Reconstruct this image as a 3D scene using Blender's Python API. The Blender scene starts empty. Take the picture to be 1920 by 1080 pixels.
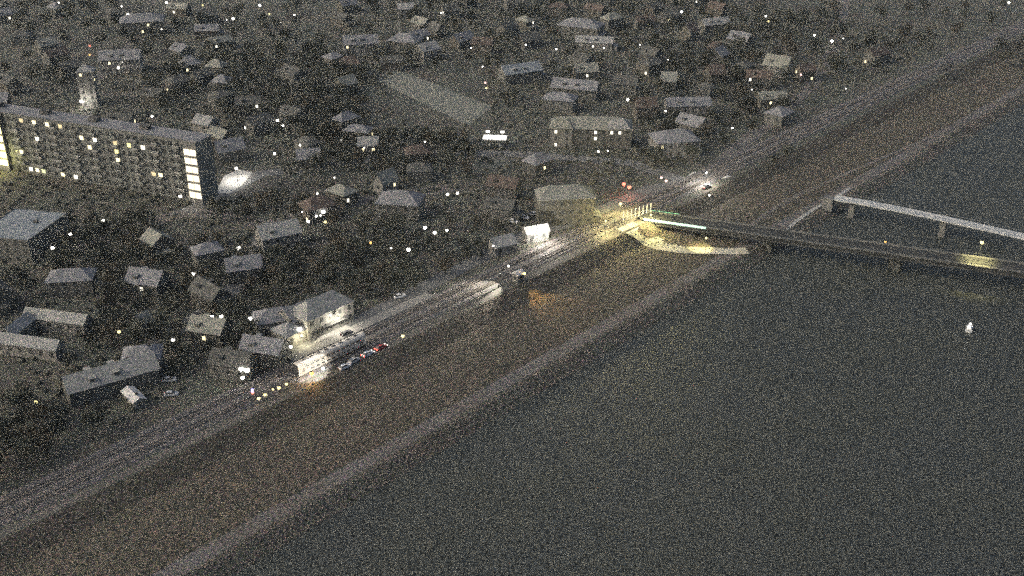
import bpy, bmesh, math, random
from mathutils import Vector, Matrix
random.seed(7)
R = math.radians
sc = bpy.context.scene

# ---------------------------------------------------------------- camera
H, PITCH, FPX = 180.0, R(27), 2120.0          # metres above the railway, tilt down, focal length in photo pixels
cd = bpy.data.cameras.new('camera'); cam = bpy.data.objects.new('camera', cd); sc.collection.objects.link(cam)
cam.location = (0, 0, H); cam.rotation_euler = (R(90) - PITCH, 0, 0)
cd.sensor_width = 36; cd.lens = 36 * FPX / 1920; cd.clip_start = 1; cd.clip_end = 9000
sc.camera = cam

# ---------------------------------------------------------------- sky, last light, exposure
w = bpy.data.worlds.new('World'); sc.world = w; w.use_nodes = True
nt = w.node_tree
sky = nt.nodes.new('ShaderNodeTexSky'); sky.sky_type = 'NISHITA'; sky.sun_disc = False
SUN_EL, SUN_AZ = R(32), R(-105)
sky.sun_elevation = SUN_EL; sky.sun_rotation = SUN_AZ; sky.ozone_density = 0.5; sky.dust_density = 6; sky.air_density = 0.8
bg = nt.nodes['Background']; bg.inputs['Strength'].default_value = 0.065
nt.links.new(sky.outputs[0], bg.inputs[0])
sl = bpy.data.lights.new('dusk_sun', 'SUN'); so = bpy.data.objects.new('dusk_sun', sl); sc.collection.objects.link(so)
sl.energy = 0.32; sl.angle = R(35); sl.color = (.93, 1, .86)
so.rotation_euler = (R(90) - SUN_EL, 0, R(180) - SUN_AZ)
sc.view_settings.view_transform = 'Standard'; sc.view_settings.look = 'None'
sc.view_settings.exposure = 1.3; sc.view_settings.gamma = 1.0
# an amateur night video frame: sensor grain is left in, not smoothed away
sc.cycles.use_denoising = False
sc.cycles.use_adaptive_sampling = True
sc.cycles.adaptive_threshold = 0.1
sc.cycles.adaptive_min_samples = 2
sc.cycles.pixel_filter_type = 'BLACKMAN_HARRIS'; sc.cycles.filter_width = 1.5
sc.cycles.max_bounces = 3; sc.cycles.diffuse_bounces = 1; sc.cycles.glossy_bounces = 2
sc.cycles.sample_clamp_indirect = 0.25; sc.cycles.sample_clamp_direct = 3.0
sc.cycles.caustics_reflective = False; sc.cycles.caustics_refractive = False

# ---------------------------------------------------------------- frames of reference
def at(px, py, z=0.0):                        # the place at height z that the photo shows at this spot
    dx, dy = px - 960, py - 540
    d = Vector((dx, math.cos(PITCH) * FPX - math.sin(PITCH) * dy, -math.sin(PITCH) * FPX - math.cos(PITCH) * dy))
    t = (z - H) / d.z
    return Vector((d.x * t, d.y * t, z))
def pix(p):
    y, z = p[1], p[2] - H
    dep = math.cos(PITCH) * y - math.sin(PITCH) * z
    up = math.sin(PITCH) * y + math.cos(PITCH) * z
    return 960 + FPX * p[0] / dep, 540 - FPX * up / dep
RA = R(47.3)                                  # bearing of the railway
U = Vector((math.cos(RA), math.sin(RA), 0)); N = Vector((math.sin(RA), -math.cos(RA), 0)); R0 = Vector((-65.4, 297.4, 0))
PROF = [(-4000, 0), (-20, 0), (6.0, 0), (10.5, 0), (17, -3.6), (40, -4.6), (50, -5.2), (57.5, -8.6), (64, -10.5), (4000, -11)]
def prof(t):
    for (a, za), (b, zb) in zip(PROF, PROF[1:]):
        if a <= t <= b: return za + (zb - za) * (t - a) / (b - a)
    return 0
WATER = -7.4
def st(p): r = Vector((p[0], p[1], 0)) - R0; return r.dot(U), r.dot(N)
def S(s, t, z=None): p = R0 + U * s + N * t; p.z = prof(t) if z is None else z; return p
def on_ground(px, py, h=0):
    z = 0
    for _ in range(12):
        p = at(px, py, z + h); z = prof(st(p)[1])
    p = at(px, py, z + h); p.z = z
    return p

# ---------------------------------------------------------------- materials
MATS = {}
def nodes(name):
    m = bpy.data.materials.new(name); m.use_nodes = True
    t = m.node_tree; return m, t, t.nodes, t.links, t.nodes['Principled BSDF']
def surf(name, col, var=.35, fine=1.0, patch=.06, tint=None, tintf=.0, rough=.85, bump=.0, spec=.2, metal=0, local=False):
    """base colour with patchy hue drift and fine grain (grass, gravel, dirt, weathering)"""
    if name in MATS: return MATS[name]
    m, t, n, l, b = nodes(name)
    if local: g = n.new('ShaderNodeTexCoord'); pos = g.outputs['Object']
    else: g = n.new('ShaderNodeNewGeometry'); pos = g.outputs['Position']
    a = n.new('ShaderNodeTexNoise'); a.inputs['Scale'].default_value = fine * 1.35; a.inputs['Detail'].default_value = 4; a.inputs['Roughness'].default_value = .85
    l.new(pos, a.inputs['Vector'])
    r = n.new('ShaderNodeMapRange'); r.inputs[1].default_value = .39; r.inputs[2].default_value = .61; r.inputs[3].default_value = 1 - var; r.inputs[4].default_value = 1 + var
    l.new(a.outputs['Fac'], r.inputs[0])
    base = n.new('ShaderNodeRGB'); base.outputs[0].default_value = (*col, 1); cur = base.outputs[0]
    if tint:
        p = n.new('ShaderNodeTexNoise'); p.inputs['Scale'].default_value = patch; p.inputs['Detail'].default_value = 4; p.inputs['Roughness'].default_value = .65
        l.new(pos, p.inputs['Vector'])
        pr = n.new('ShaderNodeMapRange'); pr.inputs[1].default_value = .4; pr.inputs[2].default_value = .62; pr.inputs[4].default_value = tintf
        l.new(p.outputs['Fac'], pr.inputs[0])
        mx = n.new('ShaderNodeMix'); mx.data_type = 'RGBA'; mx.inputs[7].default_value = (*tint, 1)
        l.new(pr.outputs[0], mx.inputs[0]); l.new(cur, mx.inputs[6]); cur = mx.outputs[2]
    h = n.new('ShaderNodeVectorMath'); h.operation = 'SCALE'
    l.new(cur, h.inputs[0]); l.new(r.outputs[0], h.inputs['Scale'])
    hue = n.new('ShaderNodeVectorMath'); hue.operation = 'MULTIPLY_ADD'; k = var * 2.4
    l.new(a.outputs['Color'], hue.inputs[0]); hue.inputs[1].default_value = (k, k, k); hue.inputs[2].default_value = (1 - k / 2,) * 3
    hm = n.new('ShaderNodeVectorMath'); hm.operation = 'MULTIPLY'; l.new(h.outputs[0], hm.inputs[0]); l.new(hue.outputs[0], hm.inputs[1])
    l.new(hm.outputs[0], b.inputs['Base Color'])
    b.inputs['Roughness'].default_value = rough; b.inputs['Metallic'].default_value = metal
    b.inputs['Specular IOR Level'].default_value = spec
    if bump:
        bp = n.new('ShaderNodeBump'); bp.inputs['Strength'].default_value = bump; bp.inputs['Distance'].default_value = .3
        l.new(a.outputs['Fac'], bp.inputs['Height']); l.new(bp.outputs[0], b.inputs['Normal'])
    MATS[name] = m; return m
def glow(name, col, k):
    if name in MATS: return MATS[name]
    m, t, n, l, b = nodes(name)
    b.inputs['Base Color'].default_value = (*[min(.8, c * .6) for c in col], 1); b.inputs['Roughness'].default_value = .4
    b.inputs['Emission Color'].default_value = (*col, 1); b.inputs['Emission Strength'].default_value = k
    m.cycles.emission_sampling = 'NONE'
    MATS[name] = m; return m
def water_mat():
    m, t, n, l, b = nodes('river_water')
    g = n.new('ShaderNodeNewGeometry')
    a = n.new('ShaderNodeTexNoise'); a.inputs['Scale'].default_value = 1.5; a.inputs['Detail'].default_value = 4; a.inputs['Roughness'].default_value = .85
    l.new(g.outputs['Position'], a.inputs['Vector'])
    c = n.new('ShaderNodeTexNoise'); c.inputs['Scale'].default_value = .035; c.inputs['Detail'].default_value = 3
    l.new(g.outputs['Position'], c.inputs['Vector'])
    r = n.new('ShaderNodeValToRGB'); r.color_ramp.elements[0].position = .35; r.color_ramp.elements[1].position = .65
    r.color_ramp.elements[0].color = (.055, .059, .051, 1); r.color_ramp.elements[1].color = (.052, .057, .054, 1)
    l.new(c.outputs['Fac'], r.inputs[0])
    f = n.new('ShaderNodeMapRange'); f.inputs[1].default_value = .40; f.inputs[2].default_value = .62; f.inputs[3].default_value = .0; f.inputs[4].default_value = 2.3
    l.new(a.outputs['Fac'], f.inputs[0]); h = n.new('ShaderNodeVectorMath'); h.operation = 'SCALE'
    l.new(r.outputs[0], h.inputs[0]); l.new(f.outputs[0], h.inputs['Scale']); l.new(h.outputs[0], b.inputs['Base Color'])
    bp = n.new('ShaderNodeBump'); bp.inputs['Strength'].default_value = .9; bp.inputs['Distance'].default_value = .35
    l.new(a.outputs['Fac'], bp.inputs['Height']); l.new(bp.outputs[0], b.inputs['Normal'])
    b.inputs['Specular IOR Level'].default_value = .2; b.inputs['Roughness'].default_value = .5; b.inputs['IOR'].default_value = 1.33
    return m
M_GROUND = surf('town_ground', (.074, .082, .066), 1.0, 1.1, .05, (.080, .074, .060), .9, bump=.9)
M_MEADOW = surf('dry_meadow', (.086, .080, .060), .95, 1.2, .045, (.088, .076, .060), .9, bump=.9)
M_BALLAST = surf('ballast', (.118, .110, .102), .8, 1.3, .08, (.105, .108, .108), .8, bump=.9)
M_ASPH = surf('asphalt', (.135, .137, .134), .3, 1.3, .1, (.115, .112, .105), .7)
M_PATH = surf('gravel_path', (.106, .098, .086), .85, 1.2, .07, (.12, .12, .115), .8, bump=.3)
M_PITCH = surf('pitch_turf', (.15, .158, .132), .5, .9, .05, (.16, .16, .14), .6)
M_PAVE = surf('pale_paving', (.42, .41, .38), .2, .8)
M_CONC = surf('concrete', (.42, .42, .40), .18, .7, .1, (.35, .35, .34), .6)
M_CONCD = surf('dark_concrete', (.13, .13, .125), .25, .8)
M_STEEL = surf('rail_steel', (.28, .26, .24), .2, 1, rough=.35, metal=.7)
M_SLEEP = surf('sleeper', (.11, .10, .09), .3, 1)
M_IRON = surf('lamp_iron', (.05, .055, .055), .1, 3, rough=.5)
M_GALV = surf('galvanised', (.3, .31, .31), .1, 3, rough=.45, metal=.4)
M_WHITE = surf('white_paint', (.75, .75, .72), .08, 2, rough=.6)
M_GLASSD = surf('dark_glass', (.05, .052, .05), .1, 2, rough=.12, spec=.5)
M_LEAF = [surf('leaf_%d' % i, c, .45, 1.3, .15, d, .8, local=False) for i, (c, d) in enumerate(
    [((.046, .052, .040), (.05, .045, .033)), ((.052, .055, .041), (.043, .048, .039)), ((.042, .049, .040), (.046, .043, .034)), ((.058, .050, .036), (.05, .043, .03))])]
M_BARK = surf('bark', (.09, .075, .06), .3, 3)
M_ROCK = surf('bank_stone', (.092, .084, .074), .9, 1.2, .1, (.14, .13, .12), .8)

# ---------------------------------------------------------------- mesh helpers
class MB:
    def __init__(s): s.v = []; s.f = []
    def add(s, vs, fs): o = len(s.v); s.v += [tuple(x) for x in vs]; s.f += [tuple(i + o for i in q) for q in fs]; return s
    def box(s, c, d, rz=0, taper=1.0):
        x, y, z = d[0] / 2, d[1] / 2, d[2] / 2; k = taper; cs, sn = math.cos(rz), math.sin(rz); vs = []
        for (a, b, e) in [(-x, -y, -z), (x, -y, -z), (x, y, -z), (-x, y, -z), (-x * k, -y * k, z), (x * k, -y * k, z), (x * k, y * k, z), (-x * k, y * k, z)]:
            vs.append((c[0] + a * cs - b * sn, c[1] + a * sn + b * cs, c[2] + e))
        return s.add(vs, [(3, 2, 1, 0), (4, 5, 6, 7), (0, 1, 5, 4), (1, 2, 6, 5), (2, 3, 7, 6), (3, 0, 4, 7)])
    def tube(s, a, b, r0, r1=None, n=6):
        a, b = Vector(a), Vector(b); r1 = r0 if r1 is None else r1; d = (b - a).normalized()
        x = d.orthogonal().normalized(); y = d.cross(x); vs = []
        for p, r in ((a, r0), (b, r1)):
            for i in range(n): g = 2 * math.pi * i / n; vs.append(p + x * (r * math.cos(g)) + y * (r * math.sin(g)))
        fs = [(i, (i + 1) % n, n + (i + 1) % n, n + i) for i in range(n)] + [tuple(range(n - 1, -1, -1)), tuple(range(n, 2 * n))]
        return s.add(vs, fs)
    def ball(s, c, r, n=8, m=5, sz=1.0):
        vs = [(c[0], c[1], c[2] - r * sz)]
        for j in range(1, m):
            ph = -math.pi / 2 + math.pi * j / m
            for i in range(n): g = 2 * math.pi * i / n; vs.append((c[0] + r * math.cos(ph) * math.cos(g), c[1] + r * math.cos(ph) * math.sin(g), c[2] + r * sz * math.sin(ph)))
        vs.append((c[0], c[1], c[2] + r * sz)); fs = []
        for i in range(n):
            fs.append((0, 1 + (i + 1) % n, 1 + i))
            for j in range(m - 2): o = 1 + j * n; fs.append((o + i, o + (i + 1) % n, o + n + (i + 1) % n, o + n + i))
            o = 1 + (m - 2) * n; fs.append((o + i, o + (i + 1) % n, len(vs) - 1))
        return s.add(vs, fs)
    def extrude(s, poly, y0, y1):             # polygon in local x,z pushed along y
        n = len(poly); vs = [(x, y0, z) for x, z in poly] + [(x, y1, z) for x, z in poly]
        return s.add(vs, [tuple(range(n)), tuple(range(2 * n - 1, n - 1, -1))] + [(i, n + i, n + (i + 1) % n, (i + 1) % n) for i in range(n)])
    def ribbon(s, pts, half, z0, z1):         # a slab along a polyline, half width each side
        L, Rr = [], []
        for i, p in enumerate(pts):
            a = pts[max(0, i - 1)]; b = pts[min(len(pts) - 1, i + 1)]; d = Vector((b[0] - a[0], b[1] - a[1], 0)).normalized(); q = Vector((-d.y, d.x, 0))
            L.append(Vector((p[0], p[1], p[2])) + q * half); Rr.append(Vector((p[0], p[1], p[2])) - q * half)
        vs = []
        for a, b in zip(L, Rr):
            vs += [a + Vector((0, 0, z1)), b + Vector((0, 0, z1)), b + Vector((0, 0, z0)), a + Vector((0, 0, z0))]
        fs = []
        for i in range(len(pts) - 1):
            o = i * 4
            for k in range(4): fs.append((o + k, o + 4 + k, o + 4 + (k + 1) % 4, o + (k + 1) % 4))
        fs += [(0, 1, 2, 3), tuple(len(vs) - 4 + k for k in (3, 2, 1, 0))]
        return s.add(vs, fs)
    def mesh(s, name, mat=None, smooth=False):
        me = bpy.data.meshes.new(name); me.from_pydata(s.v, [], s.f)
        if mat: me.materials.append(mat)
        bm = bmesh.new(); bm.from_mesh(me); bmesh.ops.recalc_face_normals(bm, faces=bm.faces); bm.to_mesh(me); bm.free()
        if smooth:
            for p in me.polygons: p.use_smooth = True
        return me
    def build(s, name, mat, parent=None, smooth=False): return link(name, s.mesh(name, mat, smooth), parent)
def link(name, data, parent=None, loc=None, rz=0):
    o = bpy.data.objects.new(name, data); sc.collection.objects.link(o)
    if parent: o.parent = parent
    if loc is not None: o.location = loc
    if rz: o.rotation_euler = (0, 0, rz)
    return o
def empty(name, loc, rz=0): o = link(name, None, None, loc, rz); o.empty_display_size = .5; return o
def tag(o, label=None, cat=None, group=None, kind=None):
    if label: o['label'] = label
    if cat: o['category'] = cat
    if group: o['group'] = group
    if kind: o['kind'] = kind
    return o
def struct(o): o['kind'] = 'structure'; return o
def point_light(name, parent, loc, col, watts, r=.3, spot=None, aim=None):
    d = bpy.data.lights.new(name, 'SPOT' if spot else 'POINT'); d.energy = watts; d.color = col; d.shadow_soft_size = r
    o = link(name, d, parent, loc)
    if spot:
        d.spot_size = spot; d.spot_blend = .6
        o.rotation_euler = Vector(aim).to_track_quat('-Z', 'Y').to_euler()
    return o

# ---------------------------------------------------------------- labels that single things out
MARKS = {'long apartment block': (190, 270), 'station building': (640, 590), 'sports pitch': (800, 180), 'floodlit white canopy': (930, 262),
         'wide house with lit windows': (1110, 240), 'road bridge': (1420, 425), 'trackside hut': (962, 520), 'double-deck coach': (625, 675),
         'bright road junction': (1310, 345), 'courtyard house': (80, 605), 'flat-roofed blue-grey hall': (40, 420), 'long pale barn': (225, 680),
         'floodlit white kiosk': (1005, 435), 'tower house': (172, 140), 'pink-lit house': (1505, 130)}
_used = {}
def where(px, py, skip=None):
    k = min((m for m in MARKS if m != skip), key=lambda m: math.hypot(px - MARKS[m][0], py - MARKS[m][1]))
    dx, dy = px - MARKS[k][0], py - MARKS[k][1]
    v = 'above' if dy < 0 else 'below'; h = 'left' if dx < 0 else 'right'
    if abs(dy) > 2.2 * abs(dx): d = v
    elif abs(dx) > 2.2 * abs(dy): d = h + ' of'
    else: d = v + ' and ' + h + ' of'
    return k, d, math.hypot(dx, dy)
PENDING = []
def later_label(o, stem, px, py, skip=None): PENDING.append((o, stem, *where(px, py, skip)))
ORD = ['closest', 'second closest', 'third closest', 'fourth closest', 'fifth closest', 'sixth closest', 'seventh closest', 'eighth closest', 'ninth closest', 'tenth closest', 'eleventh closest', 'twelfth closest', 'thirteenth closest', 'fourteenth closest', 'fifteenth closest', 'sixteenth closest', 'seventeenth closest', 'eighteenth closest', 'nineteenth closest', 'twentieth closest']
def settle_labels():
    by = {}
    for p in PENDING: by.setdefault((p[1], p[2], p[3]), []).append(p)
    for (stem, k, d), L in by.items():
        L.sort(key=lambda p: p[4])
        for i, p in enumerate(L):
            p[0]['label'] = f'{stem} {d} the {k}' + (f', {ORD[min(i, 19)]}' if len(L) > 1 else '')

# ================================================================ THE SETTING
# ground: one sheet with the river bed cut into it
ts = [-4000, -1500, -700, -350, -150, -60, -20, 6, 10.5, 17, 24, 32, 40, 50, 57.5, 64, 200, 4000]
ss = [-1500, -600, -300, -150, -75, 0, 75, 150, 225, 300, 450, 700, 1100, 1800, 4500]
def sheet(name, tt, zfun, mat):
    m = MB(); vs = [S(s, t, zfun(t)) for s in ss for t in tt]; k = len(tt)
    m.add(vs, [(i * k + j, i * k + j + 1, (i + 1) * k + j + 1, (i + 1) * k + j) for i in range(len(ss) - 1) for j in range(k - 1)])
    return struct(m.build(name, mat))
sheet('ground', ts, prof, M_GROUND)
sheet('meadow', [10.5, 17, 24, 32, 40, 43], lambda t: prof(t) + .012, M_MEADOW)
sheet('river', [52, 120, 300, 4000], lambda t: WATER, water_mat())
def strip(name, t0, t1, s0, s1, z, mat, thick=.0):
    m = MB(); n = 12; vs = []
    for i in range(n + 1):
        s = s0 + (s1 - s0) * i / n
        vs += [S(s, t0, prof(t0) + z), S(s, t1, prof(t1) + z)]
    m.add(vs, [(2 * i, 2 * i + 1, 2 * i + 3, 2 * i + 2) for i in range(n)])
    return struct(m.build(name, mat))
strip('riverside_path', 43.2, 48.2, -300, 600, .02, M_PATH)
# railway bed: a low ballast bank with sloping shoulders
m = MB()
for s0, s1 in [(-400, -100), (-100, 0), (0, 100), (100, 200), (200, 400), (400, 1200)]:
    pr = [(-6.4, .004), (-5.2, .35), (5.2, .35), (6.0, .004)]
    m.add([S(s, t, z) for s in (s0, s1) for t, z in pr], [(i, i + 1, i + 5, i + 4) for i in range(3)])
struct(m.build('railway_bed', M_BALLAST))
strip('service_road', 6.8, 9.9, -250, 166, .02, surf('service_gravel', (.098, .095, .085), .8, 1.3, .08, (.082, .08, .07), .8))
def street(name, pts, half, mat=None, z=.02):
    P = [on_ground(*p) for p in pts]; Q = []
    for i in range(len(P) - 1):
        for k in range(4): Q.append(P[i].lerp(P[i + 1], k / 4))
    Q.append(P[-1])
    for q in Q: q.z = prof(st(q)[1])
    m = MB(); L = []
    for i, p in enumerate(Q):
        a = Q[max(0, i - 1)]; b = Q[min(len(Q) - 1, i + 1)]; d = (b - a); d.z = 0; d.normalize(); q = Vector((-d.y, d.x, 0)) * half
        L += [p + q + Vector((0, 0, z)), p - q + Vector((0, 0, z))]
    m.add(L, [(2 * i, 2 * i + 1, 2 * i + 3, 2 * i + 2) for i in range(len(Q) - 1)])
    return struct(m.build(name, mat or M_ASPH))
street('street', [(-60, 492), (60, 484), (150, 467), (250, 428), (345, 398), (420, 402), (500, 425), (560, 400), (700, 372), (860, 350)], 4.2, M_PATH)
street('street', [(345, 398), (420, 362), (490, 325), (560, 318), (680, 300), (830, 285), (1000, 290), (1180, 305), (1300, 345)], 3.6, M_ASPH, .028)
street('street', [(1310, 345), (1380, 280), (1450, 222), (1520, 160), (1560, 100), (1580, 20), (1590, -40)], 4, M_PATH, .036)
street('street', [(160, 205), (178, 150), (240, 95), (265, 40), (300, -30)], 3.5, M_PATH)
street('street', [(180, 720), (300, 640), (420, 560), (470, 500), (500, 425)], 3.2, M_ASPH, .03)
street('station_road', [(505, 672), (570, 648), (620, 632), (700, 588), (800, 536), (900, 484), (985, 440), (1060, 421), (1146, 386), (1215, 355), (1300, 338)], 3.3, M_ASPH, .04)
# paved patches
def patch(name, pts, mat, z):
    P = [on_ground(*p) for p in pts]
    return struct(MB().add([p + Vector((0, 0, z)) for p in P], [tuple(range(len(P)))]).build(name, mat))
patch('sports_pitch', [(736, 127), (700, 148), (878, 236), (924, 200)], M_PITCH, .02)
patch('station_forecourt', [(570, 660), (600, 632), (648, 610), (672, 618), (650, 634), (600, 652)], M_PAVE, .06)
patch('plaza', [(404, 362), (420, 330), (448, 318), (474, 323), (454, 347), (430, 362)], M_PAVE, .05)  # pale wedge puts the pool of floodlight into the ground colour
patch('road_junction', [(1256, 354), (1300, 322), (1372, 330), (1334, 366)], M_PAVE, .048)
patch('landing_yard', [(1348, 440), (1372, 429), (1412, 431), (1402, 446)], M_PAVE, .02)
# lit ramp road that curls down from the railway and under the bridge
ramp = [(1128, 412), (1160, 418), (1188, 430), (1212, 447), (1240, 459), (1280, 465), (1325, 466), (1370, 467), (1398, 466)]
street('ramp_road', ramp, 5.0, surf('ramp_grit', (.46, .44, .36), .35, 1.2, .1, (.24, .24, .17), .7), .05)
# riverside road pieces beyond the bridge
street('riverside_road', [(1395, 432), (1435, 400), (1490, 367), (1600, 318), (1800, 232)], 1.7, M_PATH, .04)
street('bank_steps_path', [(1470, 432), (1500, 408), (1530, 388), (1560, 374), (1592, 352)], 1.2, surf('pale_gravel', (.3, .3, .28), .3, 1.2), .045)

# ================================================================ RAILWAY
def track(t, label):
    o = empty('railway_track', S(0, t, .35)); o.rotation_euler = (0, 0, RA); tag(o, label, 'track', 'railway tracks')
    for y in (-.75, .75): MB().box((300, y, .24), (1400, .09, .17)).build('rail', M_STEEL, o)
    k = MB()
    for i in range(-160, 700): k.box((i * .65 + 0, 0, .08), (.26, 2.5, .16))
    tag(k.build('sleepers', M_SLEEP, o), kind='stuff')
track(-2.3, 'railway track on the town side of the ballast bed')
track(2.9, 'railway track on the river side of the ballast bed, under the coach')

def coach(s0, label):
    o = empty('train_coach', S(s0, 2.9, .68), RA); tag(o, label, 'train')
    L = 26.6
    cream = surf('coach_cream', (.62, .58, .50), .07, 1.2, .3, (.55, .5, .43), .5, rough=.45, local=True)
    dark = surf('coach_dark', (.05, .05, .052), .2, 1.5, local=True)
    red = surf('coach_band', (.20, .17, .145), .1, 2, local=True)
    pr = [(-1.39, .45), (-1.39, 3.1), (-1.28, 3.7), (-1.0, 4.1), (-.5, 4.33), (0, 4.38), (.5, 4.33), (1.0, 4.1), (1.28, 3.7), (1.39, 3.1), (1.39, .45), (1.15, .2), (-1.15, .2)]
    b = MB(); vs = []; n = len(pr)
    for x, k in ((0, .93), (.35, 1), (L - .35, 1), (L, .93)): vs += [(x, y * k, z) for y, z in pr]
    b.add(vs, [(i * n + j, i * n + (j + 1) % n, (i + 1) * n + (j + 1) % n, (i + 1) * n + j) for i in range(3) for j in range(n)] + [tuple(range(n)), tuple(range(4 * n - 1, 3 * n - 1, -1))])
    b.build('body', cream, o)
    MB().box((-.05, 0, 2.1), (.14, 2.3, 3.6)).build('gangway_end', dark, o); MB().box((L + .05, 0, 2.1), (.14, 2.3, 3.6)).build('gangway_end', dark, o)
    wm = MB().box((0, 0, 0), (1.25, .05, .62)).mesh('window', M_GLASSD)
    for y in (-1.40, 1.40):
        for i in range(11): link('window', wm, o, (3.3 + i * 2.0, y, 2.78))
        for i in range(9): link('window', wm, o, (5.3 + i * 2.0, y, 1.22))
        for z, h in ((2.05, .16), (.62, .14), (3.22, .07)):
            MB().box((L / 2, y, z), (L - .9, .03, h)).build('stripe', red, o)
        for x in (1.9, L - 1.9):
            d = MB().box((x, y, 1.35), (1.3, .06, 1.9)).build('door', red, o); MB().box((x, y * 1.02, 1.7), (.8, .03, .8)).build('door_pane', M_GLASSD, d)
    for x in (3.2, L - 3.2):
        g = MB().box((x, 0, .12), (2.9, 2.0, .3)).build('bogie', dark, o)
        for dx in (-1.2, 1.2):
            for y in (-.78, .78): MB().tube((x + dx, y - .06, .2), (x + dx, y + .06, .2), .45, n=12).build('wheel', dark, g)
    vent = MB().box((0, 0, 0), (1.0, .7, .18)).mesh('roof_vent', dark)
    for i in range(8): link('roof_vent', vent, o, (3 + i * 2.9, -.15, 4.42))
coach(-3.0, 'cream double-deck coach with lit side and dark blunt end by station')

# ================================================================ LAMPS
LAMPC = {'w': ((1, .95, .86), 1.0), 'c': ((.92, .97, 1), 1.0), 'y': ((1, .86, .38), .8), 'o': ((1, .55, .16), .6), 'r': ((1, .22, .14), .5), 'p': ((1, .62, .55), .7), 'b': ((.4, .35, 1), .6)}
CNAME = {'w': 'warm white', 'c': 'cold white', 'y': 'yellow', 'o': 'orange', 'r': 'red', 'p': 'pinkish', 'b': 'violet'}
_lm = {}
def lamp(px, py, c='w', size=1.0, h=5.0, base=None, label=None, k=9, light=0, aim=None):
    col, kk = LAMPC[c]
    r = .60 * size
    p = base if base is not None else on_ground(px, py, h)
    o = empty('street_lamp', p)
    key = (c, round(size, 2), h)
    if key not in _lm:
        _lm[key] = (MB().tube((0, 0, -.05), (0, 0, h - r - .1), .09, .05).box((0, 0, .25), (.3, .3, .6)).mesh('post', M_IRON),
                    MB().ball((0, 0, h), r, 10, 6).mesh('globe', glow('lamp_%s_%d' % (c, int(size * 100)), col, k * kk * min(1, size + .15) if c in 'wc' else {'y': .8, 'o': .8, 'r': .9, 'p': 1.0, 'b': 1.2}[c]), True),
                    MB().tube((0, 0, h + r * .93), (0, 0, h + r * 1.25), r * .5, .03, 8).mesh('cap', M_IRON),
                    MB().tube((0, 0, h - r - .12), (0, 0, h - r * .9), .07, r * .5, 8).mesh('collar', M_IRON))
    for nm, me in zip(('post', 'globe', 'cap', 'collar'), _lm[key]): link(nm, me, o)
    if light: point_light('lamp_light', o, (0, 0, h - r - .3), col, light, .25, R(110) if aim else None, aim)
    o['category'] = 'street lamp'; o['group'] = 'street lamps of the town'
    if label: o['label'] = label
    else: later_label(o, ('small ' if size < .8 else '') + CNAME[c] + ' globe lamp', px, py)
    return o
for L in '''110,5 240,27 228,12 312,5 298,32 437,35 487,10 552,28 222,127 166,143 152,190 285,218 678,77 986,84 1043,92 1253,112 1335,8 1424,32 1436,30
1527,66 1892,5 1177,187 520,226 530,236 515,288 563,272 858,362 839,364 578,415 797,427 815,436 838,432 193,413 132,439 99,465 338,368 447,465 363,513 397,595
415,593 469,597 324,637 452,692 463,694 455,708 545,650 562,617 766,468'''.split():
    a, b = map(float, L.split(',')); lamp(a, b, 'w', (.8, 1.0, 1.25, .9, 1.1)[int(a + b) % 5])
for L in '''223,22 303,55 425,37 526,42 262,95 665,67 827,24 947,46 883,90 905,125 1112,87 1132,90 1200,84 1581,72 1586,166 1410,168 1373,240 1248,208 640,262 683,277 797,266
627,333 595,363 566,397 593,405 601,404 80,447 20,457 305,441 155,708 733,465 925,461 1140,283 1122,284 1330,366 700,258'''.split():
    a, b = map(float, L.split(',')); lamp(a, b, 'w', (.45, .6, .7)[int(a + b) % 3])
for L in '1560,77 606,397 1278,22'.split():
    a, b = map(float, L.split(',')); lamp(a, b, 'c', 1.25)
for L in '380,10 505,26 565,290 912,165 1441,40 610,416 755,630 68,753 223,622'.split():
    a, b = map(float, L.split(',')); lamp(a, b, 'y', .9)
for L in '168,103 1513,135 695,455 1660,453 1105,368'.split():
    a, b = map(float, L.split(',')); lamp(a, b, 'o', .8)
for L in '168,86 1170,345 1180,351'.split():
    a, b = map(float, L.split(',')); lamp(a, b, 'r', 1.3 if a > 1000 else .9, light=350 if a > 1000 else 60)
for L in '910,155 1502,140 1240,333 1249,339'.split():
    a, b = map(float, L.split(',')); lamp(a, b, 'p', .9)
lamp(141, 702, 'c', .8)
ro = {0: 'leftmost', 1: 'second', 2: 'third', 3: 'fourth', 4: 'fifth'}
for i, (px, py) in enumerate([(485, 747), (497, 740), (512, 730), (523, 727), (537, 720)]):
    lamp(px, py, 'y', [.85, .8, .55, .85, .75][i], 1.6, label=f'low yellow globe lamp by the track, {ro[i]} of five in a row')
lamp(583, 716, 'o', 1.1, 4, base=S(-2.2, 9.6), label='orange globe lamp beside the end of the lit coach', light=700)
lamp(0, 0, 'w', .8, 4.5, base=S(1.5, 10.4), label='warm white globe lamp shining on the side of the lit coach', light=9000, aim=-N + Vector((0, 0, -.45)))
lamp(1830, 460, 'y', 1.1, 7.5, base=S(167.5 + .415 * 116.5, 122, .85), label='yellowish white lamp on a tall post on the road bridge over the river', light=9000, aim=Vector((0, .02, -1)))

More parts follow.
